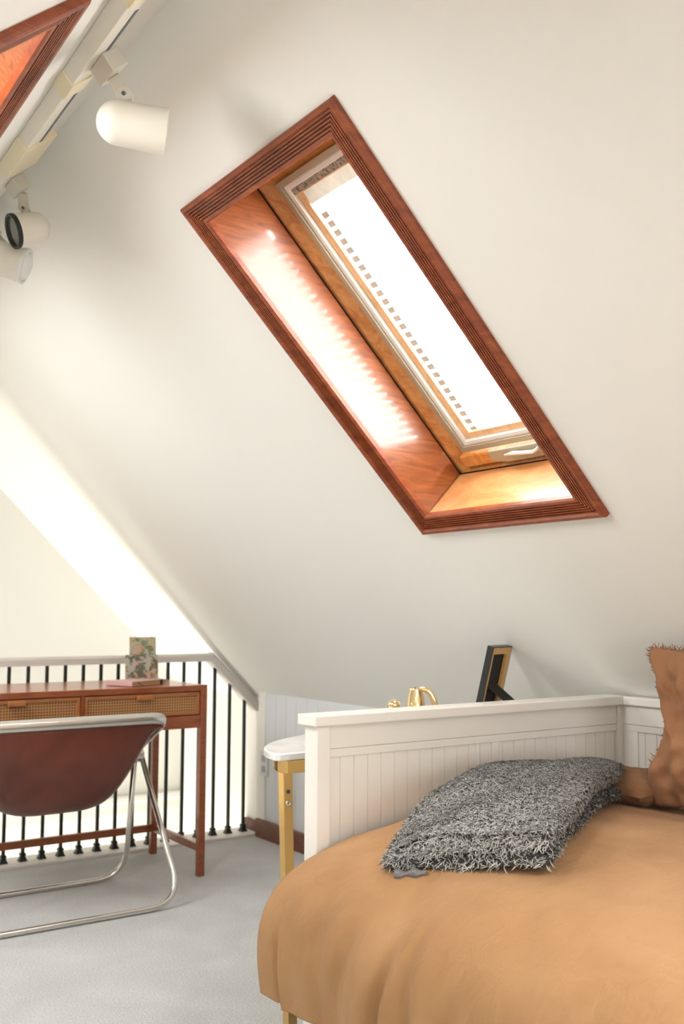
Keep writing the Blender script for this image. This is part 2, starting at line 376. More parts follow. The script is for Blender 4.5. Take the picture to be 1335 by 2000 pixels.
def skylight(M, O, wc, name, blind):
    s0, s1, y0, y1 = O
    root = bpy.data.objects.new(name, None); COL.objects.link(root); root.location = M @ Vector(((s0+s1)/2, (y0+y1)/2, 0)); root['kind'] = 'structure'
    bpy.context.view_layer.update()
    obj('casing', sweep_rect(M, (s0-wc[0], s1+wc[0], y0-wc[0], y1+wc[0]), casing_profile(wc[0])), cherry, root)
    D = .172; e = .02
    # lining boards: two sides, head and sill
    for nm, lo, hi, mm in (('lining', (s0, y1+.003, -.002), (s1, y1+e, D), lining_m), ('lining', (s0, y0-e, -.002), (s1, y0-.003, D), lining_m),
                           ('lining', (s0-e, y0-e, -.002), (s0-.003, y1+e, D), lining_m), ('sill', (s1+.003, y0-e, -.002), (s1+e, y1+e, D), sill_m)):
        obj(nm, B(lo, hi, M), mm, root)
    obj('shadow_gap', sweep_rect(M, (s0-.06, s1+.06, y0-.06, y1+.06), [(0, -D-.003), (.060, -D-.003)]), groove_m, root)
    # outer box so no light leaks round the frame
    obj('curb', sweep_rect(M, (s0-e-.005, s1+e+.005, y0-e-.005, y1+e+.005), [(0, .0), (0, -.30)]), white_bead, root)
    fy0, fy1 = y0-.022, y1+.022; yc = (y0+y1)/2
    fs1 = s1+.01
    prof = [(0, -.30), (0, -.176), (.006, -.176), (.016, -.182), (.030, -.196), (.046, -.205), (.066, -.207), (.066, -.25)]
    obj('window_frame', sweep_rect(M, (s0-.012, fs1+.012, fy0, fy1), prof), pine, root)
    # sill member of the frame carries the latch
    obj('bottom_rail', B((s1-.052, y0+.03, .178), (s1-.012, y1-.03, .212), M), pine, root, bevel=.004)
    hw = .2265
    ring(M, (s0+.028, s1-.058, yc-hw, yc+hw), .018, .186, .225, beige, 'sash', root)
    ring(M, (s0+.046, s1-.076, yc-hw+.018, yc+hw-.018), .014, .192, .225, white_bead, 'glazing_bead', root)
    ring(M, (s0+.060, s1-.088, yc-hw+.032, yc+hw-.032), .022, .203, .23, pine2, 'inner_sash', root)
    obj('gasket', B((s0+.058, yc-hw+.03, .198), (s0+.078, yc+hw-.03, .204), M), grime, root)
    obj('pane', B((s0-.01, yc-.29, .240), (s1+.01, yc+.29, .246), M), glass, root)
    # latch: shallow stepped plate with a small lever
    bm = bmesh.new(); a = s1-.034
    pts = [(a-.020, yc+.12), (a-.020, yc-.16), (a+.010, yc-.16), (a+.022, yc-.06), (a+.022, yc+.07), (a+.010, yc+.12)]
    top = [bm.verts.new(M @ Vector((x, y, .173))) for x, y in pts]; bot = [bm.verts.new(M @ Vector((x, y, .180))) for x, y in pts]
    bm.faces.new(top); bm.faces.new(bot[::-1])
    for k in range(6): bm.faces.new((top[k], bot[k], bot[(k+1) % 6], top[(k+1) % 6]))
    l = obj('latch', bm, beige, root, bevel=.002)
    bm = bmesh.new(); tube(bm, [M @ Vector(p) for p in ((a-.004, yc+.06, .170), (a-.008, yc+.02, .164), (a-.004, yc-.05, .160), (a-.012, yc-.075, .158), (a-.018, yc-.078, .156))], [.003, .006, .0055, .004, .003], 10)
    obj('lever', bm, white_bead, l, smooth=True)
    return root
w1 = skylight(MR, SR, (.0635,), 'window_1', True)
w2 = skylight(ML, SL, (.0635,), 'window_2', False)
for nm_, HL, MM in (('added_window_4', NL, ML0), ('added_window_5', FL, ML0), ('added_window_6', NR, MR)):  # skylights out of view, added for their fill light
    w4 = bpy.data.objects.new(nm_, None); COL.objects.link(w4); w4.location = MM @ Vector(((HL[0]+HL[1])/2, (HL[2]+HL[3])/2, 0)); w4['kind'] = 'structure'; bpy.context.view_layer.update()
    obj('casing', sweep_rect(MM, (HL[0]-.0635, HL[1]+.0635, HL[2]-.0635, HL[3]+.0635), casing_profile(.0635)), cherry, w4)
    obj('lining', sweep_rect(MM, HL, [(0, .01), (0, -.20)]), lining_m, w4)
    obj('pane', B((HL[0], HL[2], .15), (HL[1], HL[3], .156), MM), glass, w4)

# venetian blind hanging under the glass of the right skylight
yc = (SR[2]+SR[3])/2; hw = .1725
bl = thing('venetian_blind', 'white venetian blind with narrow slats closed behind the sash of the sloping skylight', 'blind', MR @ Vector((1.66, yc, .21)))
obj('head_rail', B((1.632, yc-hw, .206), (1.672, yc+hw, .232), MR), headrail_m, bl, bevel=.003)
obj('valance', B((1.672, yc-hw+.03, .204), (1.700, yc+hw-.03, .222), MR), slat_m, bl, bevel=.003)
s = 1.702; pitch = .0268; slats = []
def slat_bm(s):
    bm = bmesh.new(); n = 6; rows = []
    for k in range(n+1):
        t_ = k/n; x = s-.003+.027*t_; z = .214+.006*t_-.0028*math.sin(math.pi*t_)
        rows.append([bm.verts.new(MR @ Vector((x, y, z))) for y in (yc-hw+.004, yc+hw-.004)])
    for k in range(n): bm.faces.new((rows[k][0], rows[k][1], rows[k+1][1], rows[k+1][0]))
    ret = bmesh.ops.solidify(bm, geom=bm.faces[:], thickness=.0009); return bm
first = None; first_clip = None
for i in range(28):
    ss = s+i*pitch
    if ss > SR[1]-.112: break
    if first is None:
        first = obj('slat', slat_bm(ss), slat_m, bl, smooth=True)
        first_clip = obj('end_clip', B((ss+.001, yc+hw-.031, .2095), (ss+.0175, yc+hw-.006, .2112), MR), clip_m, first)
    else:
        c = first.copy(); COL.objects.link(c); d = ES*(i*pitch); c.parent = bl; c.matrix_parent_inverse = first.matrix_parent_inverse.copy(); c.location = first.location + d
        k2 = first_clip.copy(); COL.objects.link(k2); k2.parent = c; k2.matrix_parent_inverse = first_clip.matrix_parent_inverse.copy()
for yy in (yc+hw-.055, yc-hw+.055):
    obj('ladder_cord', B((1.70, yy-.0009, .2095), (SR[1]-.10, yy+.0009, .2105), MR), clip_m, bl)
obj('bottom_slat_rail', B((SR[1]-.112, yc-hw+.004, .207), (SR[1]-.094, yc+hw-.004, .219), MR), white_bead, bl, bevel=.002)

# ------------------------------------------------------------------ track lighting on the left slope
MT = ML0 @ Matrix.Translation(Vector((.236, 1.60, 0))) @ Matrix.Rotation(math.radians(5.2), 4, 'Z')
tr = thing('lighting_track', 'ivory ceiling track running along the ridge beside the dark wood skylight', 'track lighting', MT @ Vector((0, .5, -.02)))
bm = bmesh.new(); box(bm, (-.023, -.9, -.034), (.023, 2.6, 0), MT); obj('channel', bm, ivory, tr, bevel=.002)
bm = bmesh.new()
for a, b in ((.03, .28), (.42, .72), (1.2, 2.4)): box(bm, (-.0205, a, -.0352), (-.0125, b, -.033), MT)
obj('slot', bm, slot_m, tr)
for a, b, wd in ((-.12, -.02, .028), (.33, .40, .027)): obj('coupler', B((-wd, a, -.039), (wd, b, .0), MT), ivory2, tr, bevel=.002)
obj('feed_box', B((-.064, .72, -.040), (.030, .93, .0), MT), ivory2, tr, bevel=.003)
def P(x, y, d): # point along the viewing ray, used once to place the lamps at their measured spots
    return EYE + (cf + R2*((x-667.5)/FPX) - U2*((y-CY)/FPX))*d
def track_lamp(label, ty, tlen, joint, headc, axis, rad, length, glassy):
    root = thing('track_spotlight', label, 'spotlight', MT @ Vector((-.02, ty+tlen/2, -.05)), 'spotlights on the ceiling track')
    obj('adapter', B((-.040, ty, -.072), (-.002, ty+tlen, -.034), MT), ivory_d, root, bevel=.003)
    a = MT @ Vector((-.020, ty+tlen*.55, -.072)); j = Vector(joint)
    bm = bmesh.new(); d = (j-a); side = d.cross(cf).normalized(); 
    Mx = frameM(a, side, -d.normalized().cross(side)*-1, d)
    L = d.length; box(bm, (-.014, -.006, 0), (.014, .006, L), Mx)
    arm = obj('arm', bm, ivory_d, root, bevel=.003)
    Mj = frameM(j, side, d, cf*-1)
    bm = bmesh.new(); lathe(bm, [(0, -.009), (.015, -.009), (.016, -.007), (.016, .007), (.015, .009), (0, .009)], Mj, 20); obj('joint', bm, ivory_d, arm, smooth=False, bevel=.001)
    bm = bmesh.new(); lathe(bm, [(0, .009), (.004, .009), (.004, .011), (0, .011)], Mj, 12); obj('screw', bm, slot_m, arm)
    ax = Vector(axis).normalized(); sd = ax.cross(Vector((0, 0, 1))).normalized(); up = sd.cross(ax)
    Mh = frameM(headc, sd, up, ax)
    h = length/2; pr = []
    for k in range(9):
        th = math.pi/2*(1-k/8); pr.append((rad*.96*math.cos(th), -h+rad*.95-rad*.95*math.sin(th)))
    pr += [(rad, h-.004), (rad*1.01, h), (rad*.96, h), (rad*.94, h-.02), (rad*.6, h-.03), (0, h-.03)]
    bm = bmesh.new(); lathe(bm, pr, Mh, 40)
    hd = obj('lamp_head', bm, ivory, root, smooth=True)
    mod = hd.modifiers.new('es', 'EDGE_SPLIT'); mod.split_angle = math.radians(50)
    if glassy:
        bm = bmesh.new(); lathe(bm, [(rad*.92, h-.012), (rad*1.03, h-.006), (rad*1.03, h+.004), (rad*.88, h+.004), (rad*.86, h-.004)], Mh, 36); obj('rim', bm, black_m if glassy == 1 else white_bead, hd, smooth=True)
        bm = bmesh.new(); bul = .0 if glassy == 1 else .018
        lathe(bm, [(rad*.86, h-.002), (rad*.7, h+bul*.6-.002), (rad*.4, h+bul*.95-.002), (0, h+bul-.002)], Mh, 32); obj('lens', bm, lens_m if glassy == 1 else white_bead, hd, smooth=True)
    # stem joining the head to the joint
    bm = bmesh.new(); tube(bm, [j, Vector(headc)+up*rad*.8], .006, 10); obj('stem', bm, ivory_d, hd, smooth=True)
    return root
vd = (P(258, 245, 1)-EYE).normalized()
track_lamp('largest ivory dome spotlight, nearest of those hanging from the track, aimed away to the right', .20, .085, P(243, 186, 2.02), P(257, 245, 2.02), R2*.985+cf*.20-Vector((0, 0, 1))*.12, .0455, .140, 0)
vd = (P(55, 445, 1)-EYE).normalized()
track_lamp('small ivory spotlight with a black rimmed dark glass facing left towards the room', .98, .08, P(47, 408, 2.72), P(61, 447, 2.72), -R2*.84-vd*.52-Vector((0, 0, 1))*.12, .0455, .10, 1)
track_lamp('ivory spotlight cut by the left picture edge, pale bulging lens, below the black rimmed one', 1.45, .08, P(-4, 460, 2.8), P(6, 506, 2.8), R2*.93+cf*.12-Vector((0, 0, 1))*.30, .049, .125, 2)

# ------------------------------------------------------------------ stair railing
RY = 4.31
ra = thing('stair_railing', 'white capped railing with black iron balusters beyond the desk', 'railing', (1.2, RY, 0))
hr = [(-.035, 0), (-.033, .026), (-.024, .036), (.024, .036), (.033, .026), (.035, 0)]
def sweep_x(path, prof):
    bm = bmesh.new(); rings = []
    for (x, z, ang) in path:
        rings.append([bm.verts.new((x - h_*math.sin(ang), RY+o_, z + h_*math.cos(ang))) for o_, h_ in prof])
    n = len(prof)
    for a, b in zip(rings, rings[1:]):
        for i in range(n): bm.faces.new((a[i], a[(i+1) % n], b[(i+1) % n], b[i]))
    bm.faces.new(rings[0]); bm.faces.new(rings[-1][::-1]); return bm
hf = obj('handrail', sweep_x([(LX, .82, 0), (2.215, .82, 0)], hr), rail_m, ra)
bm = sweep_x([(2.205, .822, -.40), (2.458, .575, -.785)], [(-.035, 0), (-.033, .03), (-.026, .042), (.026, .042), (.033, .03), (.035, 0)])
obj('sloped_handrail', bm, rail_m, ra)
def baluster_bm(x, ztop):
    bm = bmesh.new(); box(bm, (x-.0062, RY-.0062, .02), (x+.0062, RY+.0062, ztop))
    M = Matrix.Translation((x, RY, 0)) @ Matrix.Rotation(math.pi/4, 4, 'Z')
    for r0, r1, z0, z1 in ((.024, .022, .012, .018), (.020, .013, .018, .034), (.013, .018, .034, .038), (.018, .012, .038, .046)):
        lathe(bm, [(0, z0), (r0, z0), (r1, z1), (0, z1)], M, 4)
    return bm
first = None
for k in range(25):
    x = 2.405-.0806*k
    if x > 2.20:
        obj('baluster', baluster_bm(x, .822-(x-2.205)*.976+.004), black_m, ra)
    elif first is None:
        first = obj('baluster', baluster_bm(x, .824), black_m, ra); fx = x
    else:
        c = first.copy(); COL.objects.link(c); c.parent = ra; c.matrix_parent_inverse = first.matrix_parent_inverse.copy(); c.location = first.location + Vector((x-fx, 0, 0))

# wall outlet
ol = tag(obj('wall_outlet', B((KX-.008, 4.135, .285), (KX-.0005, 4.20, .40)), outlet_m, bevel=.002), 'white double wall outlet on the beadboard knee wall beside the railing', 'outlet')
for z in (.318, .365): obj('socket', B((KX-.011, 4.153, z-.014), (KX-.007, 4.182, z+.014)), outlet_d, ol, bevel=.002)

# ------------------------------------------------------------------ desk
dk = thing('writing_desk', 'reddish brown wooden desk with cane fronted drawers in front of the railing', 'desk', (1.4, 3.95, 0))
x0, x1, y0, y1 = .86, 1.90, 3.712, 4.195; lg = .028
obj('desktop', B((x0+.002, y0+.004, .732), (x1-.002, y1, .756)), desk_m, dk, bevel=.002)
for (lx, ly) in ((x0, y0), (x1-lg, y0), (x0, y1-lg), (x1-lg, y1-lg)): obj('leg', B((lx, ly, 0), (lx+lg, ly+lg, .757)), desk_m, dk, bevel=.002)
obj('side_panel', B((x1-.022, y0+lg, .60), (x1-.004, y1-lg, .732)), desk_m, dk); obj('side_panel', B((x0+.004, y0+lg, .60), (x0+.022, y1-lg, .732)), desk_m, dk)
obj('apron', B((x0+lg, y0+.004, .586), (x1-lg, y0+.022, .636)), desk_m, dk, bevel=.0015)
obj('back_panel', B((x0+lg, y1-.02, .586), (x1-lg, y1-.004, .732)), desk_m, dk)
obj('drawer_bay', B((x0+lg, y0+.03, .60), (x1-lg, y1-.02, .632)), desk_m, dk)
obj('divider', B((1.374, y0+.006, .636), (1.386, y0+.30, .732)), desk_m, dk)
obj('stretcher', B((x1-lg+.004, y0+lg, .095), (x1-.004, y1-lg, .125)), desk_m, dk, bevel=.0015)
obj('stretcher', B((x0+.004, y0+lg, .095), (x0+lg-.004, y1-lg, .125)), desk_m, dk, bevel=.0015)
obj('stretcher', B((x0+lg, y1-lg+.004, .095), (x1-lg, y1-.004, .125)), desk_m, dk, bevel=.0015)
for a, b in ((x0+lg+.003, 1.371), (1.389, x1-lg-.003)):
    z0_, z1_ = .640, .729; bm = bmesh.new(); t_ = .012
    for lo, hi in (((a, y0+.007, z0_), (b, y0+.025, z0_+t_)), ((a, y0+.007, z1_-t_), (b, y0+.025, z1_)), ((a, y0+.007, z0_+t_), (a+t_, y0+.025, z1_-t_)), ((b-t_, y0+.007, z0_+t_), (b, y0+.025, z1_-t_))): box(bm, lo, hi)
    d = obj('drawer', bm, drawer_m, dk, bevel=.001)
    obj('cane_panel', B((a+t_, y0+.013, z0_+t_), (b-t_, y0+.019, z1_-t_)), cane, d)
    cxm = (a+b)/2; obj('handle', B((cxm-.033, y0-.010, z1_-.024), (cxm+.033, y0+.008, z1_-.004)), drawer_m, d, bevel=.004)

# notebook on the desk
ang = math.radians(24.5); MN = Matrix.Translation((1.593, 3.756, .7575)) @ Matrix.Rotation(ang, 4, 'Z')
nb = thing('notebook', 'dusty pink notebook with kraft page edges lying on the desk', 'notebook', MN @ Vector((.1, .07, 0)))
obj('pages', B((.003, .003, .0025), (.205, .137, .0165), MN), kraft, nb)
bm = bmesh.new(); box(bm, (0, 0, 0), (.21, .14, .0022), MN); box(bm, (0, 0, .0168), (.21, .14, .019), MN); box(bm, (-.001, 0, .001), (.003, .14, .018), MN)
obj('cover', bm, pink, nb, bevel=.0008)
obj('elastic_band', B((.168, -.0015, -.0005), (.178, .1415, .0197), MN), black_m, nb)
bm = bmesh.new(); tube(bm, [MN @ Vector(p) for p in ((.035, .004, .013), (.040, -.003, .010), (.048, -.006, .004), (.055, -.008, .0015))], .0012, 6); obj('ribbon', bm, black_m, nb)
# three floral cards leaning in a row
def card(label, x, y, wdt, h, lean, m, yaw_):
    M = Matrix.Translation((x, y, .7572)) @ Matrix.Rotation(yaw_, 4, 'Z') @ Matrix.Rotation(-lean, 4, 'X')
    return tag(obj('greeting_card', B((0, -.0015, 0), (wdt, .0015, h), M), m, bevel=.0005), label, 'card', 'floral cards standing on the desk')
card('tallest floral card with ochre edge, standing at the back of three', 1.716, 4.075, .117, .186, math.radians(5), card1, math.radians(-6))
card('middle floral card, grey with green leaves, between the tallest and the shortest', 1.708, 4.05, .112, .150, math.radians(5), card2, math.radians(-6))
card('shortest and widest floral card, nearest the pink notebook', 1.675, 4.022, .142, .113, math.radians(5), card3, math.radians(-6))

# ------------------------------------------------------------------ leather folding chair (seen from behind)
chx0, chx1 = .915, 1.605; cxm = (chx0+chx1)/2
ch = thing('folding_chair', 'brown leather sling chair with curved chrome tube frame pulled up to the desk', 'chair', (cxm, 3.6, 0))
r_ = .0105
yh, zh = 3.685, .505
def leg_loop(yf, toff):
    xa, xb = chx0+toff, chx1-toff
    pts = rounded([(xa, yh, zh), (xa-.035, yf, .012), (xb+.035, yf, .012), (xb, yh, zh)], .13, 10); bm = bmesh.new(); tube(bm, pts, r_, 14, capped=True); return bm
obj('rear_leg_frame', leg_loop(3.375, 0), chrome, ch, smooth=True)
obj('front_leg_frame', leg_loop(3.84, .024), chrome, ch, smooth=True)
# seat frame: rounded tube loop, back top -> sides -> front
bx0, bx1 = chx0-.005, chx1+.005
loop = rounded([(cxm, 3.445, .665), (bx1, 3.445, .665), (bx1-.03, yh, zh+.01), (bx1-.035, 4.10, .43), (cxm, 4.10, .43)], {1: .075, 2: .04, 3: .08}, 10)
loopL = [Vector((2*cxm-p.x, p.y, p.z)) for p in loop[::-1]]
pts = loop + loopL[1:-1]
bm = bmesh.new(); tube(bm, pts, .0205, 16, flat=.55, closed=True); obj('seat_frame', bm, chrome, ch, smooth=True)
for sx_ in (bx1-.02, bx0+.02):
    M = frameM((sx_, yh, zh), (0, 1, 0), (0, 0, 1), (1, 0, 0)); bm = bmesh.new(); lathe(bm, [(0, -.026), (.026, -.026), (.029, -.02), (.029, .012), (.022, .02), (0, .02)], M, 24); obj('hinge', bm, chrome, ch, bevel=.001)
hw_ = (chx1-chx0)/2-.016
def sling(u, v):
    a = 2*u-1
    top = Vector((0, 3.452, .652)); frn = Vector((0, 4.09, .43))
    # side rail path
    if v < .42: S = Vector((0, 3.452, .650)).lerp(Vector((0, yh, zh+.015)), v/.42)
    else: S = Vector((0, yh, zh+.015)).lerp(frn, (v-.42)/.58)
    # sagging centre line (bezier)
    p0, p1, p2, p3 = Vector((0, 3.452, .652)), Vector((0, 3.50, .20)), Vector((0, 3.74, .30)), frn
    t_ = v; Cn = p0*(1-t_)**3+p1*3*t_*(1-t_)**2+p2*3*t_*t_*(1-t_)+p3*t_**3
    k = (1-abs(a)**4.2)
    q = S.lerp(Cn, k); x = cxm+a*hw_
    rc = max(0, (abs(a)-.80)/.2)
    if v < .08: q.z -= (rc**2)*.02*(1-v/.08)
    x -= a*.035*(v > 0)*min(1, v*2.5)
    wr = .004*math.sin(a*23+v*9)*k*min(1, v*6)*(1 if a < -.55 else .25)
    q.y += wr
    return (x, q.y, q.z)
sl = obj('leather_sling', grid(sling, 60, 60), leather, ch, smooth=True)
so = sl.modifiers.new('solid', 'SOLIDIFY'); so.thickness = .006; so.offset = 0

# ------------------------------------------------------------------ marble and brass console
cxT, cyT, aT, bT = 1.755, 2.055, .520, .335
def demi(a, b, n=48, rr=.035):
    out = []
    for k in range(n+1):
        th = math.pi*k/n; out.append((cxT+a*math.cos(th), cyT+b*math.sin(th)))
    # round the two front corners a little
    pts = out; res = []
    c0 = Vector((cxT+a, cyT)); c1 = Vector((cxT-a, cyT))
    res = [(cxT+a-rr, cyT), (cxT+a-rr*.3, cyT+rr*.08), (cxT+a-rr*.02, cyT+rr*.45)] + [p for p in pts if p[1] > cyT+rr*.9] + [(cxT-a+rr*.02, cyT+rr*.45), (cxT-a+rr*.3, cyT+rr*.08), (cxT-a+rr, cyT)]
    return res
def slab(pts, z0, z1):
    bm = bmesh.new(); a = [bm.verts.new((x, y, z0)) for x, y in pts]; b = [bm.verts.new((x, y, z1)) for x, y in pts]
    bm.faces.new(a[::-1]); bm.faces.new(b)
    for k in range(len(pts)): bm.faces.new((a[k], a[(k+1) % len(pts)], b[(k+1) % len(pts)], b[k]))
    return bm
tb = thing('console_table', 'half round white marble top table with brass legs behind the daybed end', 'table', (cxT, 2.2, 0))
obj('marble_top', slab(demi(aT, bT), .702, .720), marble, tb, bevel=.004, seg=3)
obj('apron', slab(demi(aT-.022, bT-.03), .672, .7018), gold, tb, bevel=.001)
def leg(x, y, dx):
    bm = bmesh.new(); wl = .025; a = []
    for z, o_ in ((0, dx), (.672, 0)):
        a.append([bm.verts.new((x+o_+p, y+q, z)) for p, q in ((0, 0), (wl, 0), (wl, wl), (0, wl))])
    bm.faces.new(a[0][::-1]); bm.faces.new(a[1])
    for k in range(4): bm.faces.new((a[0][k], a[0][(k+1) % 4], a[1][(k+1) % 4], a[1][k]))
    return bm
l1 = obj('leg', leg(1.272, 2.085, .022), gold, tb, bevel=.0012)
obj('leg', leg(2.21, 2.085, -.022), gold, tb, bevel=.0012); obj('leg', leg(1.50, 2.29, .01), gold, tb, bevel=.0012); obj('leg', leg(1.985, 2.29, -.01), gold, tb, bevel=.0012)
M = frameM((1.2858, 2.0848, .625), (1, 0, 0), (0, 0, 1), (0, -1, 0)); bm = bmesh.new(); lathe(bm, [(0, 0), (.005, 0), (.005, .0012), (0, .0012)], M, 16); obj('screw_hole', bm, slot_m, l1)
M = frameM((1.2865, 2.0848, .598), (1, 0, 0), (0, 0, 1), (0, -1, 0)); bm = bmesh.new(); lathe(bm, [(0, 0), (.0085, 0), (.008, .003), (.003, .004), (.003, .002), (0, .002)], M, 20); obj('screw', bm, screw_m, l1, smooth=True)

# picture frame seen from behind, leaning on its easel strut
fw = math.radians(21); lean = math.radians(13.5)
Wd = Vector((math.cos(fw), math.sin(fw), 0)); Bk = Vector((math.sin(fw), -math.cos(fw), 0))
Upf = (Vector((0, 0, 1))*math.cos(lean)+Bk*math.sin(lean)).normalized(); Nf = Wd.cross(Upf).normalized()   # Nf points to the viewer side (back of frame)
if Nf.dot(Bk) < 0: Nf = -Nf
F0 = Vector((2.010, 2.245, .7230)); MF = frameM(F0, Wd, Upf, Nf)
pf = thing('picture_frame', 'black picture frame seen from behind, propped on its easel strut behind the daybed rail', 'picture frame', F0+Wd*.06)
W_, H_ = .128, .240
bm = bmesh.new()
for lo, hi in (((0, 0, 0), (.012, H_, .020)), ((W_-.012, 0, 0), (W_, H_, .020)), ((.012, 0, 0), (W_-.012, .012, .020)), ((.012, H_-.012, 0), (W_-.012, H_, .020))): box(bm, lo, hi, MF)
obj('moulding', bm, frame_black, pf)
bm = bmesh.new()
for lo, hi in (((.003, .003, .0202), (.011, H_-.003, .0206)), ((W_-.030, .003, .012), (W_-.003, H_-.003, .0206)), ((.011, .003, .0202), (W_-.03, .014, .0206)), ((.011, H_-.022, .012), (W_-.03, H_-.003, .0206))): box(bm, lo, hi, MF)
obj('rabbet', bm, frame_gold, pf)
obj('backing', B((.012, .012, .006), (W_-.012, H_-.012, .010), MF), frame_back, pf)
a = MF @ Vector((W_*.35, .125, .013)); hgt = a.z-.7215
ft = Vector((a.x, a.y, .7215))+Bk*.125+Wd*.055
Ms = frameM(ft, Wd, (a-ft), Wd.cross(a-ft)); bm = box(bmesh.new(), (-.032, 0, -.0015), (.036, (a-ft).length, .0015), Ms); obj('easel_strut', bm, frame_back, pf)

# gold ornaments
vz = .7205
M = Matrix.Translation((1.702, 2.119, vz)); bm = bmesh.new()
lathe(bm, [(0, 0), (.022, 0), (.027, .03), (.027, .07), (.022, .105), (.0175, .124), (.0185, .130), (.0165, .131), (.0150, .124), (.019, .10), (.02, .03), (0, .01)], M, 36)
gp = thing('gold_pitcher', 'small shiny gold pitcher with curved handle showing above the daybed rail', 'pitcher', (1.702, 2.119, vz))
obj('body', bm, gold_s, gp, smooth=True)
h0 = Vector((1.702, 2.119, vz)); hx = Vector(R2).normalized()
bm = bmesh.new(); tube(bm, rounded([h0+hx*.012+Vector((0, 0, .126)), h0+hx*.034+Vector((0, 0, .128)), h0+hx*.054+Vector((0, 0, .085)), h0+hx*.050+Vector((0, 0, .03)), h0+hx*.018+Vector((0, 0, .018))], .02, 6), .0085, 12, flat=.6); obj('handle', bm, gold_s, gp, smooth=True)
gb = thing('gold_bottle', 'gold bottle with only its round stopper showing above the daybed rail', 'bottle', (1.622, 2.11, vz))
bm = bmesh.new(); lathe(bm, [(0, 0), (.024, 0), (.026, .01), (.026, .05), (.01, .066), (.008, .074), (0, .074)], Matrix.Translation((1.622, 2.11, vz)), 32); obj('body', bm, gold_s, gb, smooth=True)
bm = bmesh.new(); bmesh.ops.create_uvsphere(bm, u_segments=28, v_segments=18, radius=.0172, matrix=Matrix.Translation((1.622, 2.11, vz+.089))); obj('stopper', bm, gold_s, gb, smooth=True)

# ------------------------------------------------------------------ daybed
db = thing('daybed', 'white beadboard daybed with flat capped end panel, under the sloping ceiling', 'daybed', (1.7, .9, 0))
YP = 1.900   # inner face of the end panel
obj('top_rail', B((1.226, 1.880, .799), (2.262, 1.952, .823)), white_m, db, bevel=.003)
obj('back_top_rail', B((2.243, -.1, .799), (2.284, 1.880, .822)), white_m, db, bevel=.003)
obj('corner_post', B((1.238, 1.890, 0), (1.275, 1.940, .799)), white_m, db, bevel=.003)
obj('corner_post', B((2.240, 1.893, 0), (2.262, 1.940, .799)), white_m, db, bevel=.003)
def panel_strips(axis, c, dirn, a0, a1, z0, z1, pitch, stiles):
    """beadboard: frieze + recessed grooved boards; axis 'x' runs along X at y=c, 'y' runs along Y at x=c; dirn = outward recess sign"""
    V_, F_ = [], []
    def q(a, d, z): return (a, c+d*dirn, z) if axis == 'x' else (c+d*dirn, a, z)
    prof = []; a = a0
    while a < a1-1e-6:
        e = min(a+pitch, a1); prof += [(a, 0), (e-.0032, 0), (e-.0016, .0035)]; a = e
    prof.append((a1, 0))
    for p, d in prof: V_ += [q(p, d+.006, z0), q(p, d+.006, z1)]
    for i in range(len(prof)-1): F_.append((2*i, 2*i+1, 2*i+3, 2*i+2))
    return V_, F_
def bxs(bm, axis, c, dirn, a0, a1, z0, z1, d0, d1):
    lo, hi = sorted((c+d0*dirn, c+d1*dirn))
    if axis == 'x': box(bm, (a0, lo, z0), (a1, hi, z1))
    else: box(bm, (lo, a0, z0), (hi, a1, z1))
def paneling(axis, c, dirn, a0, a1, zt, stiles, name):
    root = obj(name, panel_strips(axis, c, dirn, a0, a1, .30, zt-.070, .0385, stiles), white_m, db)
    bm = bmesh.new(); bxs(bm, axis, c, dirn, a0, a1, zt-.053, zt, -.001, .02); obj('frieze', bm, white_m, root, bevel=.0015)
    bm = bmesh.new(); bxs(bm, axis, c, dirn, a0, a1, zt-.072, zt-.0535, .001, .02)
    for s0_, s1_ in stiles: bxs(bm, axis, c, dirn, s0_, s1_, .30, zt-.072, .001, .008)
    bxs(bm, axis, c, dirn, a0, a1, .25, zt-.06, .012, .024)
    obj('rail', bm, white_m, root, bevel=.0015); return root
paneling('x', YP, 1, 1.275, 2.240, .799, [(1.720, 1.730), (1.773, 1.796)], 'end_panel')
paneling('y', 2.258, 1, -.1, 1.893, .799, [(1.845, 1.893)], 'back_panel')
obj('side_rail', B((1.245, -.1, .10), (1.275, 1.89, .33)), white_m, db, bevel=.003)
obj('mattress', B((1.28, -.08, .30), (2.235, 1.87, .50)), sheet_m, db, bevel=.04, seg=4)

# duvet
def softnoise(seed, n=7):
    r = random.Random(seed); ws = [(r.uniform(-1, 1), r.uniform(-1, 1), r.uniform(0, 6.28), r.uniform(.4, 1)) for _ in range(n)]
    return lambda x, y: sum(a*math.sin(x*fx*9+y*fy*9+ph) for fx, fy, ph, a in ws)/n
sn1, sn2, sn3 = softnoise(3), softnoise(5), softnoise(9)
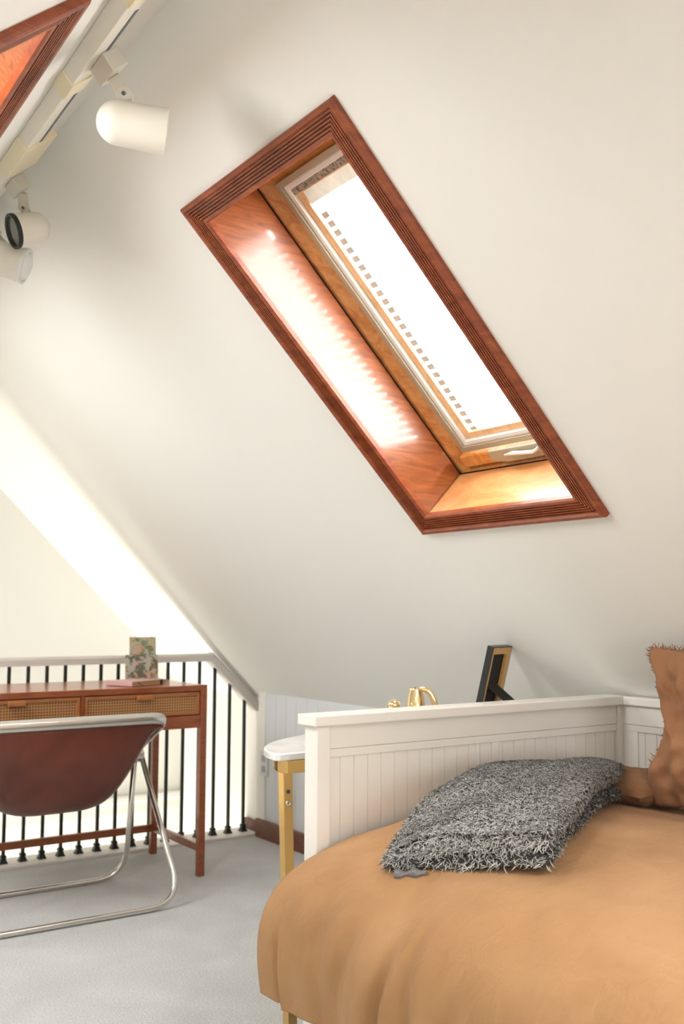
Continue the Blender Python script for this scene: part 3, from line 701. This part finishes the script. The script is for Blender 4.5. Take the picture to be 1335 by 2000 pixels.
# profile (x, z) from the back rail to the hem
PR = [(2.235, .560), (2.10, .575), (1.90, .595), (1.70, .600), (1.50, .592), (1.38, .576), (1.28, .556), (1.20, .528), (1.145, .494), (1.110, .450), (1.092, .395), (1.090, .33), (1.098, .262)]
def cat(P_, t_):
    n = len(P_)-1; f_ = min(max(t_, 0), .99999)*n; i = int(f_); u = f_-i
    g_ = lambda k: Vector(P_[min(max(k, 0), n)])
    a, b, c, d = g_(i-1), g_(i), g_(i+1), g_(i+2)
    return .5*((2*b)+(c-a)*u+(2*a-5*b+4*c-d)*u*u+(3*b-3*c+d-a)*u**3)
fr = random.Random(21)
folds = [(fr.uniform(0, 1.85), fr.uniform(.012, .055), fr.uniform(-.006, .005), fr.uniform(-.25, .25)) for _ in range(34)]
folds += [(1.475, .020, -.022, -.10), (1.435, .011, .018, -.05), (1.395, .016, -.016, .06), (1.27, .03, -.007, .05), (1.12, .02, .006, -.05), (.98, .03, -.006, .08), (1.36, .02, .008, .06), (1.60, .030, -.014, -.16), (1.67, .022, .010, -.14), (1.50, .03, -.008, -.20), (1.80, .010, -.011, .10), (1.765, .012, .010, .06), (1.70, .014, -.008, .0)]
NT, NY = 150, 300
def duvet(u, v):
    y = 1.885 - v*2.0
    p = cat([(a, b, 0) for a, b in PR], u); x, z = p.x, p.y
    drape = max(0, (u-.62)/.38)
    # far end: rounded shoulder against the panel
    e = max(0, 1-(1.885-y)/.10); z -= .016*e*e*(1-drape)
    # soft puffs on top, gathered folds on the drape
    top = 1-min(1, drape*1.5)
    z += .006*sn1(x*1.2, y*1.2)*top*3*(1-e) + .0025*sn2(x*4, y*3)*top*3
    if drape > 0:
        k = min(1, drape*1.6)
        off = .012*sn3(y*1.3, 2)*2*k
        for yy, wd, am, sk in folds:
            c_ = yy + sk*(1-drape)*.35 + .03*math.sin(yy*40)*drape
            off += am*math.exp(-((y-c_)/(wd*(.7+.6*drape)))**2)*k*(1 - .25*math.cos(drape*5+yy*20))
        edge = 1-math.exp(-((1.885-y)/.05)**2)
        off *= (.25+.75*edge)
        x -= off
        z += off*.25*(1-drape)
        z += .006*math.sin(y*17)*drape*edge
    # dip of the crease under the throw corner
    d2 = ((x-1.16)/.07)**2+((y-1.50)/.045)**2
    z -= .012*math.exp(-d2)
    return (x, y, z)
dv = obj('duvet', grid(duvet, NT, NY), duvet_m, smooth=True)
tag(dv, 'apricot linen duvet spread over the daybed and hanging over its front', 'duvet')
so = dv.modifiers.new('solid', 'SOLIDIFY'); so.thickness = .012; so.offset = -1
# flat pillow in the far corner
def cushion(c, X, Y, Z, a, b, t_, n=36, wr=.004, seed=1, pinch=.88):
    sn = softnoise(seed, 9); X, Y, Z = Vector(X).normalized(), Vector(Y).normalized(), Vector(Z).normalized(); c = Vector(c)
    V_, F_ = [], []
    for side in (1, -1):
        o0 = len(V_)
        for j in range(n+1):
            for i in range(n+1):
                u = 2*i/n-1; v = 2*j/n-1
                k = max(0, (1-abs(u)**2.6))**.5*max(0, (1-abs(v)**2.6))**.5
                ku = 1-(1-pinch)*(1-abs(v)**2)*abs(u)**3; kv = 1-(1-pinch)*(1-abs(u)**2)*abs(v)**3
                h_ = k*t_ + wr*sn(u*2.2+side, v*2.2)*3*(k**.5 if k > 0 else 0)
                V_.append(tuple(c + X*(u*a*ku) + Y*(v*b*kv) + Z*(side*h_)))
        for j in range(n):
            for i in range(n):
                q = (o0+j*(n+1)+i, o0+j*(n+1)+i+1, o0+(j+1)*(n+1)+i+1, o0+(j+1)*(n+1)+i)
                F_.append(q if side == 1 else q[::-1])
    return V_, F_
bp = obj('bed_pillow', cushion((2.10, 1.740, .612), (1, 0, 0), (0, 1, 0), (0, 0, 1), .125, .13, .042, seed=4), sheet_m, smooth=True)
tag(bp, 'brown linen pillow lying flat in the far corner of the daybed', 'pillow')
# standing fringed pillow
PX = Vector((.12, -1, 0)).normalized(); PZ = Vector((-1, -.12, .04)).normalized(); PY = PZ.cross(PX).normalized()
if PY.z < 0: PY = -PY
pc = Vector((2.085, 1.405, .776)); pa, pb, pt = .225, .192, .070
pv, pfc = cushion(pc, PX, PY, PZ, pa, pb, pt, 80, .012, 12, .95)
def pdeform(p):
    q = Vector(p)-pc; u = q.dot(PX)/pa; v_ = q.dot(PY)/pb
    far = max(0, -u)
    g_ = .020*math.exp(-((v_+.62)/.25)**2) - .022*math.exp(-((v_-.15)/.45)**2) + .012*math.exp(-((v_-.85)/.12)**2)
    w_ = .006*math.sin(u*15+1.6*math.sin(v_*3.1)+v_*3) + .003*math.sin(u*31+v_*9+2*math.sin(v_*5)) + .0022*math.sin(v_*26+u*8+3*math.sin(u*5))
    return tuple(Vector(p) - PX*g_*far + PZ*w_*(1-abs(u)**4)*(1 if q.dot(PZ) > 0 else 0) - PX*.5*w_*far)
pv = [pdeform(p) for p in pv]
fp = obj('fringed_pillow', (pv, pfc), pillow_m, smooth=True)
tag(fp, 'terracotta linen pillow with frayed fringe standing upright on the duvet', 'pillow')
bm = bmesh.new(); r = random.Random(4)
for side in range(4):
    for i in range(230):
        t_ = 2*i/229-1; k = 1-(.07)*(1-abs(t_)**2)
        if side == 0: p = pc+PX*t_*pa+PY*pb*k; o_ = PY
        elif side == 1: p = pc+PX*t_*pa-PY*pb*k; o_ = -PY
        elif side == 2: p = pc+PX*pa*k+PY*t_*pb; o_ = PX
        else: p = pc-PX*pa*k+PY*t_*pb; o_ = -PX
        p = p + PZ*r.uniform(-.006, .006)
        rnd = Vector((r.uniform(-1, 1), r.uniform(-1, 1), r.uniform(-1, 1)))
        L = r.uniform(.004, .011)
        p = Vector(pdeform(p)); pts = [p, p+(o_+rnd*.5)*L*.5, p+(o_*.8+rnd*.9)*L]
        if min(q.z for q in pts) < .585: continue
        tube(bm, pts, [.0013, .0011, .0007], 4)
obj('fringe', bm, pillow_m, fp)

# ------------------------------------------------------------------ faux fur throw
th = thing('fur_throw', 'folded shaggy grey faux fur throw lying across the duvet', 'throw', (1.6, 1.6, .6))
cA, cB, cC, cD = Vector((1.222, 1.625, 0)), Vector((1.385, 1.330, 0)), Vector((2.13, 1.76, 0)), Vector((1.74, 1.870, 0))
def bedz(x): # mean duvet height
    return float(np.interp(x, [1.09, 1.11, 1.145, 1.20, 1.28, 1.38, 1.50, 1.70, 1.90, 2.10, 2.235], [.42, .45, .494, .528, .556, .576, .592, .600, .595, .575, .535]))
def throw_pt(a, b, lo, hi, ph):
    """a: round the cross-section 0..1, b: along the length 0..1"""
    ang_ = a*2*math.pi; n_ = 3.2
    ca, sa = math.cos(ang_), math.sin(ang_)
    ex = math.copysign(abs(ca)**(2/n_), ca); ez = math.copysign(abs(sa)**(2/n_), sa)
    end = min(1, ((b+.001)/.06)**.5, ((1.001-b)/.22)**.5) ; end = max(end, .02)
    wv = .5+.5*ex*(.985+.015*end)*(1 if b < .5 else (.82+.18*end))
    base_ = cB.lerp(cC, b).lerp(cA.lerp(cD, b), wv)   # wv 0 = right edge, 1 = left edge
    mid = (lo+hi)/2; hh = (hi-lo)/2
    hh *= 1+.55*b*(1-.5*wv)
    mid += (.55*b*(1-.5*wv))*(hi+lo)/2*.9
    taper = 1-.50*max(0, (wv-.55)/.45)**1.5*max(0, 1-b*2.5)   # the front left corner is pressed flat
    z = bedz(base_.x) + (mid + ez*hh*(end if b > .5 else max(end, .85)))*taper + .004*math.sin(b*14+wv*9+ph) + .010*math.sin(b*3.0+.4)
    base_.z = z
    return base_
layers = [(0.004, .032, 0.0), (.033, .072, 1.3)]
fur_src = []
for li, (lo, hi, ph) in enumerate(layers):
    nA, nB = 72, 60
    V_ = [tuple(throw_pt(i/nA, j/nB, lo, hi, ph)) for j in range(nB+1) for i in range(nA)]
    F_ = [(j*nA+i, j*nA+(i+1) % nA, (j+1)*nA+(i+1) % nA, (j+1)*nA+i) for j in range(nB) for i in range(nA)]
    for jj in (0, nB):
        c_ = sum((Vector(V_[jj*nA+i]) for i in range(nA)), Vector())/nA; V_.append(tuple(c_)); ci = len(V_)-1
        for i in range(nA): F_.append((jj*nA+(i+1) % nA, jj*nA+i, ci) if jj == 0 else (jj*nA+i, jj*nA+(i+1) % nA, ci))
    fur_src.append((np.array(V_), F_))
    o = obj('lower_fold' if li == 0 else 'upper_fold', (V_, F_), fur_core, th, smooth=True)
    # shaggy pile
    Vn = np.array(V_); tris = []
    for f in F_:
        tris.append((f[0], f[1], f[2]))
        if len(f) == 4: tris.append((f[0], f[2], f[3]))
    T = np.array(tris); a_, b_, c_ = Vn[T[:, 0]], Vn[T[:, 1]], Vn[T[:, 2]]
    nrm = np.cross(b_-a_, c_-a_); ar = np.linalg.norm(nrm, axis=1); nrm = nrm/np.maximum(ar, 1e-12)[:, None]
    cen = Vn.mean(axis=0); s_ = np.sign(np.sum(nrm*((a_+b_+c_)/3-cen), axis=1)); nrm *= np.where(s_ == 0, 1, s_)[:, None] if np.mean(s_) > -2 else 1
    ar = ar*np.where((nrm[:, 2] < -.5), .05, 1.0)
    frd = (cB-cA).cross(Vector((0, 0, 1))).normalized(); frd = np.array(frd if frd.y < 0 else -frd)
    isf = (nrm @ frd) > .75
    ar = ar*np.where(isf, .55, 1.0)  # front pile thinned so the dark core stands in for shade
    N = 78000 if li == 1 else 30000
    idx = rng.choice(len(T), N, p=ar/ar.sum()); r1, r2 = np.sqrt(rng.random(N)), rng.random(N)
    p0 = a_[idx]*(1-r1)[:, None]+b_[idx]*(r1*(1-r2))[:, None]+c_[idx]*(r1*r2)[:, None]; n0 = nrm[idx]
    flow = np.array([-.78, -.55, -.35]); cl = np.sin(p0[:, :1]*60+p0[:, 1:2]*35)*.5
    dr = flow[None]*.6 + rng.normal(0, .42, (N, 3)) + np.stack([cl[:, 0], -cl[:, 0], cl[:, 0]*0], 1)*.3
    dr -= n0*np.sum(dr*n0, axis=1)[:, None]; dr /= np.linalg.norm(dr, axis=1)[:, None]+1e-9
    sd = np.cross(n0, dr); L = rng.uniform(.008, .017, N)[:, None]; wd = rng.uniform(.0004, .0009, N)[:, None]
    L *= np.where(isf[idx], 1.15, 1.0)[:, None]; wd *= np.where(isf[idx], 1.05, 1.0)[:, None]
    # rooted, rising then lying over
    q1 = p0 + n0*L*.30 + dr*L*.30; q2 = p0 + n0*L*.42 + dr*L*.70; q3 = p0 + n0*L*.40 + dr*L*1.05
    for q in (q1, q2, q3): q[:, 2] = np.maximum(q[:, 2], p0[:, 2]-.012)
    VV = np.stack([p0-sd*wd, p0+sd*wd, q1-sd*wd, q1+sd*wd, q2-sd*wd*.8, q2+sd*wd*.8, q3], 1).reshape(-1, 3)
    base_i = np.arange(N)[:, None]*7
    tri = np.array([[0, 1, 3], [0, 3, 2], [2, 3, 5], [2, 5, 4], [4, 5, 6]])
    FF = (base_i[:, :, None]+tri[None]).reshape(-1, 3)
    me = bpy.data.meshes.new('pile'); me.vertices.add(len(VV)); me.vertices.foreach_set('co', VV.ravel())
    me.loops.add(FF.size); me.loops.foreach_set('vertex_index', FF.ravel().astype(np.int32))
    me.polygons.add(len(FF)); me.polygons.foreach_set('loop_start', np.arange(0, FF.size, 3, dtype=np.int32)); me.polygons.foreach_set('loop_total', np.full(len(FF), 3, dtype=np.int32))
    me.update(calc_edges=True)
    kk = rng.random(N); tone = np.where(kk < .30, rng.uniform(.025, .08, N), rng.uniform(.30, .72, N))
    colr = np.stack([tone*1.0, tone*1.0, tone*.95, np.ones(N)], 1)
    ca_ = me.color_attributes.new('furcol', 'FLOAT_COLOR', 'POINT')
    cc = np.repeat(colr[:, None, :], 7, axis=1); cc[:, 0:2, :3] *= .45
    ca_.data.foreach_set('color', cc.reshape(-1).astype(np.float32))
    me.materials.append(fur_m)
    po = bpy.data.objects.new('pile', me); COL.objects.link(po); po.parent = o
# satin backing peeping out under the front left corner
def sat(u, v):
    p = cA.lerp(cB, .06+u*.20); d = Vector((-.5, -.85, 0)).normalized()
    r_s = .010+.004*math.sin(u*12)
    a = v*2*math.pi
    return (p.x+d.x*(.012+r_s*math.cos(a)), p.y+d.y*(.012+r_s*math.cos(a)), bedz(p.x)+.004+r_s*.8*math.sin(a))
obj('satin_lining', grid(sat, 16, 16), satin, th, smooth=True)
bpy.context.view_layer.update()
